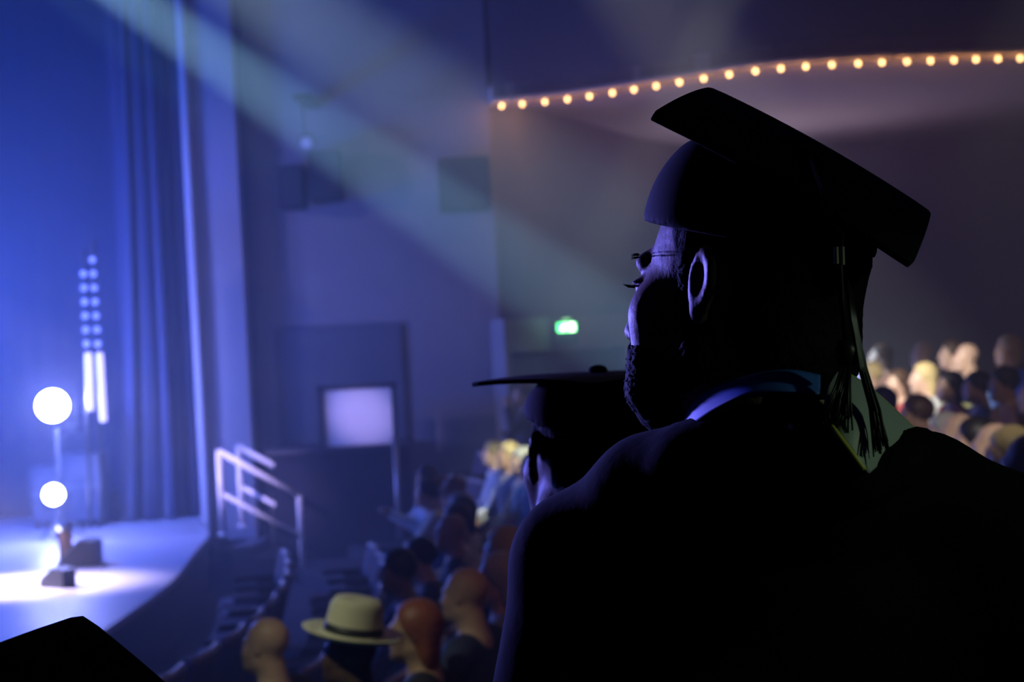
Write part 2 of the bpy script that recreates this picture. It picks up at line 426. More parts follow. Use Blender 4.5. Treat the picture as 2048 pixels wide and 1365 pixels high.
# stage curtain
t = thing('stage_curtain', 'tall blue velvet curtain hanging in folds at the stage side', 'curtain', (0, 0, 0))
def drape(x0, x1, y, z0, z1, folds, amp, sweep=0, nu=120, nv=24):
    rows = []
    for j in range(nv+1):
        v = j/nv; z = z0+(z1-z0)*v; g = (1-v)**3
        r = []
        for i in range(nu+1):
            u = i/nu
            pinch = math.exp(-((v-.10)/.06)**2)*.0
            x = x0+(x1-x0)*u+sweep*g*(1-u)
            a = amp*(1+.25*math.sin(5*v+7*u))
            r.append((x+.3*a*math.sin(2*math.pi*folds*u*1.7+v), y+a*math.sin(2*math.pi*folds*u+.5*math.sin(3*v+4*u))+.3*a*math.sin(2*math.pi*folds*2.3*u), z))
        rows.append(r)
    return MB().grid(rows)
solid(drape(-4.95, -3.88, 18.0, STZ+.03, 11.4, 6, .09, -.0).build('curtain_panel', M['curtain'], t, True), .01)
solid(drape(-4.72, -4.30, 17.72, STZ+.03, 11.4, 3, .08, -.28).build('curtain_panel', M['curtain'], t, True), .01)
t = thing('backdrop_curtain', 'plain dark backdrop drape behind the stage lamps at far left', 'curtain')
solid(drape(-10.5, -4.9, 18.9, STZ+.02, 11.4, 9, .02).build('curtain_panel', M['backdrop'], t, True), .01)

# side rails and steps
def rail(A1, A2, drop1, drop2, label):
    t = thing('handrail', label, 'handrail', (A1.x, A1.y, STZ), 0, 'white rails beside the stage steps')
    def loc(p): return p-Vector(t.location)
    B1 = Vector((A1.x, A1.y, drop1)); B2 = Vector((A2.x, A2.y, drop2))
    r = .032
    MB().tube([loc(A1), loc(A2)], r, 12).build('top_rail', M['rail'], t, True)
    mid = Vector((0, 0, -.47))
    MB().tube([loc(A1+mid), loc(A2+mid)], r*.85, 12).build('middle_rail', M['rail'], t, True)
    for a, b in ((A1, B1), (A2, B2)):
        MB().tube([loc(a+Vector((0, 0, .01))), loc(b)], r, 12).build('post', M['rail'], t, True)
        MB().lathe([(.06, 0), (.06, .012), (.035, .02)], 14, Matrix.Translation(loc(b))).build('base_flange', M['rail'], t)
ra1 = P(437, 903, 15.9); ra2 = P(598, 992, 16.2); rb1 = P(476, 893, 16.6); rb2 = P(625, 973, 16.95)
rail(ra1, ra2, STZ, .0, 'white tubular handrail nearer the camera beside the stage steps')
rail(rb1, rb2, STZ, .0, 'white tubular handrail nearer the wall beside the stage steps')
mb = MB()
d = Vector((ra2.x-ra1.x, ra2.y-ra1.y, 0)); 
t = thing('stage_steps', 'short flight of dark steps down from the stage between handrails', 'steps', (ra1.x, ra1.y, 0))
for i in range(3):
    a = ra1+d*(i/3.4+.08); b = ra1+d*((i+1)/3.4+.08); c = rb1+(rb2-rb1)*((i+1)/3.4+.08); e = rb1+(rb2-rb1)*(i/3.4+.08)
    MB().prism([(q.x-ra1.x, q.y-ra1.y) for q in (a, b, c, e)], 0, STZ-.15*(i+1)).build('step', M['stage_edge'], t)

# panels, platform, framed board, pole
struct(MB().box((P(505, 0, FW).x+.05, FW-.05, 0), (P(768, 0, FW).x-.0, FW+.02, CAMZ+.30), bev=.01).build('trim_4', M['wall_dark']))
t = thing('side_booth', 'low dark booth against the side wall, below the framed white board', 'booth', (-2.12, 17.1, 0))
MB().box((-.80, -.35, 0), (.78, .55, 1.40), bev=.01).build('cabinet', M['booth'], t)
MB().box((-.84, -.40, 1.40), (.82, .55, 1.46), bev=.01).build('top_ledge', M['frame'], t)
for k in range(3): MB().box((-.76+.52*k, -.375, .12), (-.30+.52*k, -.35, 1.30), bev=.008).build('front_panel', M['booth'], t)
q0 = P(650, 898, 16.95); q1 = P(778, 775, 16.95)
t = thing('framed_board', 'square white board glowing violet in a dark frame on the side wall', 'board', (q0.x, 16.95, q0.z))
Wd_, Hd_ = q1.x-q0.x+.02, q1.z-q0.z
MB().box((-.06, 0, -.05), (0, .10, Hd_+.06), bev=.008).box((Wd_, 0, -.05), (Wd_+.05, .10, Hd_+.06), bev=.008).box((-.06, 0, Hd_), (Wd_+.05, .10, Hd_+.06), bev=.008).build('frame', M['frame'], t)
MB().box((0, .03, 0), (Wd_, .07, Hd_), bev=.004).build('board_face', M['board'], t)
MB().box((-.02, -.06, -.09), (Wd_+.02, .08, -.045), bev=.008).build('sill', M['pilaster'], t)
q = P(797, 1008, 16.2); 
t = thing('steel_pole', 'slim blue-grey pole standing right of the framed board', 'pole', (q.x, q.y, 0))
MB().tube([(0, 0, .02), (0, 0, P(797, 880, 16.2).z)], .035, 14).build('shaft', M['steel'], t, True)
MB().lathe([(.12, 0), (.12, .02), (.05, .035)], 20).build('base_plate', M['steel'], t)
MB().lathe([(.045, -.01), (.05, .02), (.02, .04)], 14, Matrix.Translation((0, 0, P(797, 880, 16.2).z))).build('cap', M['steel'], t)

def loudspeaker(px0, px1, py0, py1, label):
    a = P(px0, py1, 17.3); b = P(px1, py0, 17.3); wd = b.x-a.x; h = b.z-a.z
    t = thing('loudspeaker', label, 'loudspeaker', ((a.x+b.x)/2, 17.25, a.z))
    MB().box((-wd/2, 0, 0), (wd/2, .34, h), bev=.02).build('cabinet', M['black'], t)
    g = MB().box((-wd/2+.03, -.02, .03), (wd/2-.03, 0, h-.03), bev=.006); g.build('grille', M['frame'], t)
    MB().box((-.05, .33, h*.4), (.05, .46, h*.6)).build('wall_bracket', M['steel'], t)
loudspeaker(560, 606, 330, 420, 'small dark loudspeaker high on the side wall, nearer the stage')
loudspeaker(620, 680, 300, 405, 'dark loudspeaker high on the side wall beside the small one')
loudspeaker(880, 978, 312, 425, 'wide dark loudspeaker high on the side wall, nearer the balcony')
q = P(615, 285, 16.9)
t = thing('wall_lamp', 'small stage lamp hanging from a rod high on the side wall', 'stage lamp', q)
MB().tube([(-.02, 0, .02), (-.04, 0, .55)], .012, 8).build('rod', M['black'], t)
MB().tube([(0, .12, .03), (0, -.10, -.02)], [.05, .075], 16).build('lamp_body', M['steel'], t, True)
MB().tube([(0, -.10, -.02), (0, -.11, -.022)], .065, 16).build('lens', M['rail'], t)
MB().tube([(-.10, 0, .0), (-.10, 0, .08), (.06, 0, .10), (.09, 0, .0)], .01, 8).build('yoke', M['black'], t)
MB().box((-.15, -.02, .53), (.08, .80, .58), bev=.005).build('wall_bracket', M['black'], t)

# stage lamps facing the hall
def stage_lamp(px, py, d, r, label, power, stand=True):
    q = P(px, py, d)
    t = thing('stage_spotlight', label, 'spotlight', (q.x, q.y, STZ))
    h = q.z-STZ; dr = (CAM-q).normalized(); dr = (dr+Vector((.02, 0, 0))).normalized(); c = Vector((0, 0, h))
    MB().tube([c-dr*.34, c-dr*.30, c-dr*.05, c], [r*.45, r*.8, r, r*1.08], 24).build('lamp_housing', M['black'], t, True)
    MB().tube([c+dr*.002, c+dr*.012], r*.96, 28).build('lens', M['lens'], t)
    MB().tube([c+Vector((-r*1.2, .1, 0)), c+Vector((-r*1.2, .1, -r*1.35)), c+Vector((r*1.2, .1, -r*1.35)), c+Vector((r*1.2, .1, 0))], .015, 8).build('yoke', M['black'], t)
    MB().tube([(0, .1, .02), (0, .1, h-r*1.3)], .02, 10).build('stand_pole', M['steel'], t)
    for k in range(3):
        a = k*2.094+.5
        MB().tube([(0, .1, min(.25, h*.4)), (.28*math.cos(a), .1+.28*math.sin(a), .012)], .012, 8).build('leg', M['steel'], t)
    light('lamp_light', 'SPOT', q+dr*.06, power*.5, (.22, .26, 1.0), q+dr*5, r*.8, 150, 1)
    light('lamp_glow', 'POINT', q+dr*.30, power*.6, (.26, .32, 1.0), None, .05)
stage_lamp(105, 812, 16.6, .19, 'large glaring white stage spotlight on a tall stand, upper of two', 330)
stage_lamp(107, 990, 16.3, .12, 'smaller glaring white stage spotlight low above the stage floor', 110)

# boom of round LED lamps with two tubes under them
q = on_z(190, 1052, STZ)
t = thing('led_boom', 'upright boom with two columns of small round violet lamps', 'light boom', (0, 0, 0))
dz = 16.2
ptsL = [(167+6*i/5, 548+28*i) for i in range(6)]; ptsR = [(185+11*i/6, 520+28*i) for i in range(7)]
MB().tube([P(169, 500, dz+.12), P(180, 1055, dz+.12)], .025, 8).build('pole', M['black'], t)
MB().tube([P(187, 480, dz+.12), P(205, 1052, dz+.12)], .025, 8).build('pole', M['black'], t)
for px, py in ptsL+ptsR:
    q = P(px, py, dz)
    h = MB().tube([q+Vector((0, .10, 0)), q+Vector((0, .005, 0))], [.03, .045], 14).build('lamp_can', M['black'], t, True)
    MB().tube([q, q+Vector((0, -.01, 0))], .038, 14).build('lens', M['led'], h)
for k, (a, b, c, d) in enumerate(((176, 706, 180, 822), (199, 706, 207, 844))):
    tt = thing('light_tube', ('shorter left' if k == 0 else 'longer right')+' upright violet light tube below the lamp columns', 'light tube', P(c, d, dz-.1))
    ax = P(a, b, dz-.1)-P(c, d, dz-.1)
    MB().tube([Vector((0, 0, 0)), ax*.03, ax*.97, ax], [.03, .038, .038, .03], 14).build('diffuser', M['tube'], tt, True)
    MB().tube([ax*-.03, Vector((0, 0, 0))], .034, 12).build('end_cap', M['black'], tt)
    MB().box((-.01, .0, -.0), (.01, .22, .02)).build('mount', M['black'], tt)

def flight_case(px0, px1, py0, d, label, depth=.5):
    a = on_z((px0+px1)/2, 1055, STZ); d_ = d
    xa = P(px0, py0, d).x; xb = P(px1, py0, d).x; h = P((px0+px1)/2, py0, d).z-STZ
    t = thing('equipment_case', label, 'case', ((xa+xb)/2, d, STZ)); wd = xb-xa
    MB().box((-wd/2, 0, .08), (wd/2, depth, h), bev=.012).build('shell', mat('case_shell', (.10, .11, .16), .5, noise=.1), t)
    MB().box((-wd/2-.01, -.012, h*.55), (wd/2+.01, .0, h*.58)).build('lid_strip', M['steel'], t)
    for s in (-1, 1):
        MB().box((s*wd*.3-.04, -.02, h*.5), (s*wd*.3+.04, -.012, h*.62), bev=.004).build('latch', M['steel'], t)
        for yy in (.08, depth-.08):
            MB().tube([(s*wd*.4-.02, yy, .04), (s*wd*.4+.02, yy, .04)], .04, 12).build('castor', M['black'], t)
flight_case(118, 195, 908, 17.3, 'tall dark equipment case behind the stage spotlights')
flight_case(60, 112, 935, 17.4, 'shorter dark equipment case left of the tall one')
flight_case(196, 232, 985, 18.0, 'small dark equipment case beside the blue stage curtain', .35)

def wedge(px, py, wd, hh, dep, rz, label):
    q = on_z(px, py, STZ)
    t = thing('floor_wedge', label, 'floor monitor', q, rz)
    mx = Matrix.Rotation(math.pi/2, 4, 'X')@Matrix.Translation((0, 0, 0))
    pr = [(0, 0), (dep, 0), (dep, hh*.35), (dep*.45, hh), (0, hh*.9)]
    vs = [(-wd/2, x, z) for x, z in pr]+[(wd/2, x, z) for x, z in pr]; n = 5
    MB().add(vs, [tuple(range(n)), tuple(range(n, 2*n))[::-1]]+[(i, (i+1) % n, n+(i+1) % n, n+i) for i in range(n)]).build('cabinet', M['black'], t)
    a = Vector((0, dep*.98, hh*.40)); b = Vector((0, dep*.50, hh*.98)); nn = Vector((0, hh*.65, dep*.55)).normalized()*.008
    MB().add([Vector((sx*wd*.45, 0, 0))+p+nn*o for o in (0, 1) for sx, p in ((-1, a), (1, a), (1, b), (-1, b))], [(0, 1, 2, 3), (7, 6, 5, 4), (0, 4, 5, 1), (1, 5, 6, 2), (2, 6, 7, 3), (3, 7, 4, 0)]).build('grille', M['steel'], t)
wedge(200, 1128, .34, .26, .34, math.radians(95), 'black wedge floor monitor near the stage edge')
wedge(140, 1176, .16, .18, .30, math.radians(60), 'small dark wedge standing in for the tan stand shadow')  # solid dark shape put where the tan stand casts its shadow
q = on_z(133, 1130, STZ)
t = thing('tan_stand', 'small tan upright stand with a bright lamp head on the stage', 'stand', q)
MB().lathe([(.10, 0), (.10, .015), (.085, .03), (.07, .05), (.066, .20), (.074, .30), (.070, .34)], 20).build('column', M['tan'], t, True)
MB().tube([(-.03, 0, .36), (.05, 0, .40)], [.045, .052], 16).build('lamp_head', M['steel'], t, True)
MB().tube([(-.031, 0, .36), (-.06, -.02, .345)], [.043, .040], 16).build('lens', mat('stand_lens', (.9, .9, 1), .2, emit=(.8, .8, 1), es=4), t)
MB().box((-.02, -.02, .32), (.02, .02, .37)).build('neck', M['black'], t)

# ------------------------------------------------------------------ HAZE
hz = bpy.data.materials.new('stage_haze'); hz.use_nodes = True; nt = hz.node_tree; nt.nodes.clear()
out = nt.nodes.new('ShaderNodeOutputMaterial'); vs_ = nt.nodes.new('ShaderNodeVolumeScatter')
vs_.inputs['Color'].default_value = (1, 1, 1, 1); vs_.inputs['Density'].default_value = .030; vs_.inputs['Anisotropy'].default_value = .25
nt.links.new(vs_.outputs[0], out.inputs['Volume'])
o = MB().box((-12.9, 3.0, .0), (13.9, 24.0, 11.5)).build('haze', hz); o['kind'] = 'stuff'; o['label'] = 'thin drifting stage haze crossed by light beams'; o['category'] = 'haze'

# ------------------------------------------------------------------ SEATS
def seat_meshes():
    sh = MB().box((-.22, -.02, .40), (.22, .40, .48), bev=.025).mesh('seat_cushion')
    rows = []
    bk = MB()
    for j in range(7):
        v = j/6; rows.append([(-.23+.46*u/8, -.05-.12*v-.03*math.cos((u/8-.5)*3)+.02, .40+.43*v) for u in range(9)])
    back = rows+[[(x, y-.06, z) for x, y, z in r] for r in rows[::-1]]
    bk.grid(back+[rows[0]])
    n = len(back)
    bk.add([r[0] for r in back], [tuple(range(n))]); bk.add([r[-1] for r in back], [tuple(range(n))[::-1]])
    tr = MB().tube([(x, y-.03, z+.012) for x, y, z in rows[-1]], .022, 8).mesh('back_lit_trim', True)
    arms = [MB().box((s*.255-.025, -.12, .60), (s*.255+.025, .26, .64), bev=.012).box((s*.255-.02, -.10, .0), (s*.255+.02, .06, .60)).mesh('armrest') for s in (-1, 1)]
    for a, m in ((sh, 'seat'), (tr, 'seat_lit_trim'), (arms[0], 'black'), (arms[1], 'black')): a.materials.append(M[m])
    b = bk.mesh('backrest', True); b.materials.append(M['seat'])
    return [('seat_cushion', sh), ('backrest', b), ('back_lit_trim', tr), ('armrest', arms[0]), ('armrest', arms[1])]
SM = seat_meshes()
def place_seat(x, y, z, rz, label, group):
    t = thing('theatre_seat', label, 'seat', (x, y, z), rz, group)
    for n, me in SM: link(n, me, None, t)
    return t

# ------------------------------------------------------------------ AUDIENCE FIGURES (local frame: +Y forward, seated, origin on floor)
def seated(pose, st=.013):
    up = .42 if pose == 'stand' else 0
    T = np.array((0, -.01, 1.22), np.float32)
    hp = head_prims(); headf = union(hp)
    hf = lambda p: headf(p-T)
    sh = {'lap': [((.20, -.05, .98), (.26, .06, .70), (.10, .30, .60)), ((-.20, -.05, .98), (-.26, .06, .70), (-.10, .30, .60))],
          'clap': [((.20, -.05, .98), (.27, .12, .78), (.03, .36, .92)), ((-.20, -.05, .98), (-.27, .12, .78), (-.03, .36, .94))],
          'cross': [((.20, -.05, .98), (.25, .10, .74), (-.08, .22, .78)), ((-.20, -.05, .98), (-.25, .10, .72), (.08, .20, .74))],
          'stand': [((.20, -.05, .98), (.27, .02, .72), (.08, .20, .80)), ((-.20, -.05, .98), (-.25, .16, .84), (-.06, .18, 1.12))],
          'lean': [((.20, .06, .95), (.24, .28, .66), (.06, .45, .62)), ((-.20, .06, .95), (-.24, .28, .66), (-.06, .45, .62))]}[pose]
    torso = [(ell((0, -.02, .58), (.17, .12, .18)), .05), (ell((0, -.03, .82), (.175, .115, .20)), .06), (capf((-.15, -.04, 1.0), (.15, -.04, 1.0), .06), .05), (capf((0, -.04, 1.02), (0, -.03, 1.12), .055, .05), .03)]
    arms = []; hands = []
    for a, b, c in sh:
        arms += [(capf(a, b, .052, .042), .03), (capf(b, c, .041, .030), .02)]
        v = (Vector(c)-Vector(b)).normalized(); c = Vector(c)
        side = v.cross(Vector((0, 0, 1))).normalized()
        hands += [(ell(tuple(c+v*.045), (.036, .036, .026)), .015)]
        for q in range(4):
            o = side*(q-1.5)*.019; e = c+v*(.075)+o
            hands += [(capf(tuple(e), tuple(e+v*(.05-.008*abs(q-1.3))+Vector((0, 0, -.022))), .010, .008), .004)]
        hands += [(capf(tuple(c+v*.03), tuple(c+v*.06-side*.045*(1 if a[0] > 0 else -1)), .012, .009), .008)]
    legs = []
    for s in (-1, 1):
        legs += [(capf((s*.09, 0, .52), (s*.13, .44, .52), .085, .062), .04), (capf((s*.13, .44, .50), (s*.12, .42, .12), .058, .042), .03)]
    if pose == 'stand': legs = [(capf((s*.09, 0, .50), (s*.10, 0, .05), .085, .055), .04) for s in (-1, 1)]+[(capf((s*.10, 0, .05), (s*.10, -.02, -.34), .052, .040), .03) for s in (-1, 1)]
    feet = [(capf((s*.10, -.04, .055-up), (s*.12, .14, .045-up), .045, .038), .02) for s in (-1, 1)] if pose == 'stand' else [(capf((s*.12, .40, .055), (s*.14, .58, .045), .045, .038), .02) for s in (-1, 1)]
    if pose == 'lean':
        T[:] = (0, .12, 1.17); torso[1] = (ell((0, .03, .80), (.175, .115, .20)), .06); torso[2] = (capf((-.15, .06, .96), (.15, .06, .96), .06), .05); torso[3] = (capf((0, .07, .98), (0, .10, 1.06), .055, .05), .03)
    X = rng(-.36, .36, st); Y = rng(-.22, .66, st); Z = rng(-.01-up, 1.40, st)
    body = sdf_mesh('body', union([(hf, .03)]+torso+arms+hands+legs+feet), X, Y, Z)
    shirtf = off(union(torso[:3]+arms, .03), .014)
    hc = clip(shirtf, [])
    def shirt(p):
        d = shirtf(p)
        for (a, b, c) in sh:
            d = smax(d, -(np.sqrt(((p-np.array(c, np.float32))**2).sum(-1))-.05), .01)
        d = smax(d, -capf((0, -.0, 1.06), (0, .02, 1.2), .062)(p) if pose != 'lean' else -capf((0, .11, 1.03), (0, .14, 1.2), .062)(p), .01)
        return smax(d, -(p[..., 2]-.50), .01)
    Zs = rng(.4, 1.14, st)
    sm = sdf_mesh('shirt', shirt, X, Y, Zs)
    tf = off(union([(ell((0, -.02, .56), (.17, .12, .10)), .04)]+legs, .03), .016)
    tr = sdf_mesh('trousers', tf, X, Y, rng(.02-up, .72, st))
    sf = off(union(feet, .02), .012)
    shs = sdf_mesh('shoes', sf, X, rng(-.12 if up else .3, .68, st), rng(-.01-up, .14-up, st))
    xs = rng(-.12, .12, .009); ys = rng(-.14, .14, .009)+T[1]; zs = rng(-.2, .16, .009)+T[2]
    skull = off(union([(ell((0, -.018, .035), (.074, .094, .086)), .02)]), .012)
    hs = sdf_mesh('hair', clip(ripple(lambda p: skull(p-T), .003, 260), [((0, .8, -.6), float(T[1]*.8-T[2]*.6)+.025), ((0, 0, -1), -float(T[2])+.05)]), xs, ys, zs)
    lsk = union([(ell((0, -.022, .035), (.090, .108, .100)), .02), (ell((0, -.055, -.07), (.085, .055, .12)), .04)])
    hl = sdf_mesh('hair', clip(ripple(lambda p: lsk(p-T), .004, 200), [((0, .9, -.44), float(T[1]*.9-T[2]*.44)+.020)]), rng(-.13, .13, .009), ys, rng(-.22, .17, .009)+T[2])
    return dict(body=body, shirt=sm, trousers=tr, shoes=shs, short=hs, long=hl, T=tuple(float(a) for a in T))
POSES = {k: seated(k) for k in ('lap', 'clap', 'cross', 'lean', 'stand')}
SK = {n: mat('skin_'+n, c, .5, noise=.06, nscale=50) for n, c in dict(fair=(.62, .40, .30), tan=(.45, .27, .18), brown=(.25, .13, .08), dark=(.12, .06, .04)).items()}
HC = {n: mat('hair_'+n, c, .5, noise=.2, nscale=60) for n, c in dict(black=(.015, .012, .012), brown=(.08, .04, .02), blond=(.55, .42, .20), grey=(.45, .44, .42), red=(.25, .07, .03)).items()}
CL = {n: mat('cloth_'+n, c, .8, noise=.08, nscale=30) for n, c in dict(black=(.02, .02, .025), navy=(.03, .04, .10), white=(.80, .80, .80), cream=(.70, .62, .48), grey=(.25, .25, .27), teal=(.05, .45, .42), red=(.40, .06, .05), rust=(.45, .17, .08), lilac=(.55, .45, .75), olive=(.20, .20, .08), blue=(.12, .22, .55)).items()}
hat_b = MB().lathe([(.001, .0), (.14, -.002), (.175, .012), (.178, .018), (.14, .006), (.105, .008), (.100, .03), (.092, .095), (.075, .118), (.03, .108), (.001, .104)], 32).mesh('hat', True)
hat_r = MB().lathe([(.101, .010), (.104, .012), (.101, .038), (.098, .038)], 32).mesh('hat_band', True)
def sized(o, m):
    o.material_slots[0].link = 'OBJECT'; o.material_slots[0].material = m
for P_ in POSES.values():
    for k in ('body', 'shirt', 'trousers', 'shoes', 'short', 'long'): P_[k].materials.append(M['black'])
def person(x, y, z, rz, pose, skin, hair, hc, top, label, group, hat=False, sc_=1):
    D = POSES[pose]; t = thing('person', label, 'person', (x, y, z), rz, group); t.scale = (sc_,)*3
    for nm, key, m in (('body', 'body', SK[skin]), ('shirt', 'shirt', CL[top]), ('trousers', 'trousers', CL['black']), ('shoes', 'shoes', M['black'])):
        sized(link(nm, D[key], None, t), m)
    if hair: sized(link('hair', D[hair], None, t), HC[hc])
    if hat:
        h = link('hat', hat_b, CL['cream'], t); h.location = (D['T'][0], D['T'][1]-.02, D['T'][2]+.065); h.rotation_euler = (.16, .10, 0); h.scale = (1, 1.05, 1.15)
        b = link('hat_band', hat_r, M['black'], h)
    return t
# specials: row, target pixel of the head -> look
SPEC = [
    (730, 1290, 'lap', 'dark', None, 'black', 'teal', 'person in a pale brimmed hat in the lower centre of the crowd', True),
    (605, 1345, 'lap', 'fair', None, 'black', 'black', 'bald person in black at the bottom edge, left of the hat wearer', False),
    (895, 1190, 'lap', 'fair', None, 'black', 'navy', 'bald person with warm-lit head in a navy top, right of the hat wearer', False),
    (965, 1070, 'lap', 'tan', 'short', 'brown', 'cream', 'brown-haired person in a cream shirt lit orange', False),
    (835, 978, 'clap', 'tan', 'short', 'brown', 'white', 'clapping person in a pale shirt nearest the side wall pole', False),
    (885, 1040, 'lap', 'tan', None, 'black', 'black', 'bald person in black just right of the clapping person', False),
    (980, 935, 'lap', 'fair', 'short', 'blond', 'white', 'fair-haired person in brightly lit white clothes, left of the graduates', False),
    (1025, 955, 'lap', 'fair', 'short', 'grey', 'cream', 'grey-haired brightly lit person beside the dark second graduate', False),
    (1850, 760, 'cross', 'fair', 'long', 'blond', 'white', 'blond person in glaring white top in the right crowd', False),
    (1820, 700, 'lap', 'fair', None, 'black', 'black', 'bald bright-headed person in black near the top of the right crowd', False),
    (1757, 728, 'lap', 'fair', 'short', 'blond', 'cream', 'blond person in cream beside the graduate\'s tassel', False),
    (2030, 858, 'lap', 'fair', 'short', 'blond', 'teal', 'blond person in a bright teal top at the right frame edge', False),
    (1995, 760, 'lap', 'tan', 'short', 'black', 'rust', 'dark-haired person in a rust-coloured top in the right crowd', False),
    (1910, 690, 'lap', 'fair', 'long', 'brown', 'lilac', 'long-haired person in lilac high in the right crowd', False)]
def project(v):
    r = Vector(v)-CAM; d = r.y; return 1024+FPX*r.dot(RV)/d, 682.5-FPX*r.dot(UV)/d, d
spots = []
for k in range(0, 10):
    r = row_r(k); n = 0; th = math.radians(30)
    st = .56/r
    i = 0; th += (k % 2)*st*.5
    while th > math.radians(-40):
        x = ROWC[0]+r*math.cos(th); y = ROWC[1]+r*math.sin(th)
        th -= st
        if y < 4.2: continue
        fwd = math.atan2(ROWC[1]-y, ROWC[0]-x)
        hx, hy, hd = project((x, y, row_z(k)+1.22))
        sx, sy, sd = project((x, y, row_z(k)+.8))
        n += 1
        if not (-100 < sx < 2200): continue
        wy = 17.3 if x < -.1 else 18 + max(0, x-.2)*1.7
        if y > wy-.6: continue
        if x < -1 and y > 12.9: continue
        spots.append(dict(k=k, n=n, x=x, y=y, z=row_z(k), rz=fwd-math.pi/2, hx=hx, hy=hy, hd=hd))
def visible(s):
    if s['hx'] < 1075 and s['hx'] > 480 and s['hy'] < 1560: return s['hy'] > (895 if s['hx'] > 935 else 955)
    return s['hx'] > 1715 and s['hx'] < 2090 and s['hy'] < 1000
cand = [s for s in spots if visible(s) and 2 <= s['k'] <= 8]
used = {}
for sp in SPEC:
    best = min((s for s in cand if id(s) not in used), key=lambda s: (s['hx']-sp[0])**2+(s['hy']-sp[1])**2)
    used[id(best)] = sp
    if 'clap' in sp[2] or sp[0] in (730, 605): pass
R = random.Random(3)
rown = {}
LEFTW = 'left crowd'
for a_, b_ in used.items():
    print('SPEC', b_[:2], [(int(s['hx']), int(s['hy']), s['k']) for s in cand if id(s) == a_])
for s in sorted(cand, key=lambda s: (s['k'], s['hx'])):
    side = 'L' if s['hx'] < 1200 else 'R'
    key = (s['k'], side); rown[key] = rown.get(key, 0)+1; nn = rown[key]
    if id(s) in used:
        sp = used[id(s)]
        person(s['x'], s['y'], s['z'], s['rz']+R.uniform(-.12, .12), sp[2], sp[3], sp[4], sp[5], sp[6], sp[7], 'seated audience', sp[8])
    else:
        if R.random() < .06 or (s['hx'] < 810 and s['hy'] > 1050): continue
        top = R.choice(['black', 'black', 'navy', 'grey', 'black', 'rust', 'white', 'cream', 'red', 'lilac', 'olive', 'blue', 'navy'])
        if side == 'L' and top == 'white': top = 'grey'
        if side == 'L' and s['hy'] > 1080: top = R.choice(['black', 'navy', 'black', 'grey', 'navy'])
        hair = R.choice(['short', 'short', 'long', 'long', None]); hcx = R.choice(['black', 'brown', 'brown', 'blond', 'grey', 'red', 'black'])
        skin = R.choice(['fair', 'tan', 'fair', 'brown', 'tan'])
        hd = {'short': hcx+'-haired', 'long': 'long '+hcx+'-haired', None: 'bald'}[hair]
        lab = '%s person in %s, %s from left, %s row, %s audience' % (hd, top, ORD[nn-1], ORD[s['k']], 'left' if side == 'L' else 'right')
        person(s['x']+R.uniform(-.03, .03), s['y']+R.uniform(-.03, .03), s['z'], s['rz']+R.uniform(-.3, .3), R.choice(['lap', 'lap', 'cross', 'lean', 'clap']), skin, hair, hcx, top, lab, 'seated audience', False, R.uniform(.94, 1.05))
q = P(1043, 790, 15.6)
person(q.x, q.y, q.z-1.64+.42, math.radians(100), 'stand', 'tan', 'short', 'brown', 'black', 'standing person in black by the side wall, half hidden behind second graduate', None)
rown = {}
for s in sorted(spots, key=lambda s: (s['k'], s['hx'])):
    if s['k'] > 8: continue
    vis = (s['hx'] < 1110 and s['hy'] < 1500) or (s['hx'] > 1690 and s['hy'] < 1080)
    if not vis: continue
    rown[s['k']] = rown.get(s['k'], 0)+1
    if rown[s['k']] > len(ORD): continue
    place_seat(s['x'], s['y'], s['z'], s['rz'], 'dark theatre seat, %s from the left in the curved %s row' % (ORD[rown[s['k']]-1], ORD[s['k']]), 'theatre seats in curved rows')

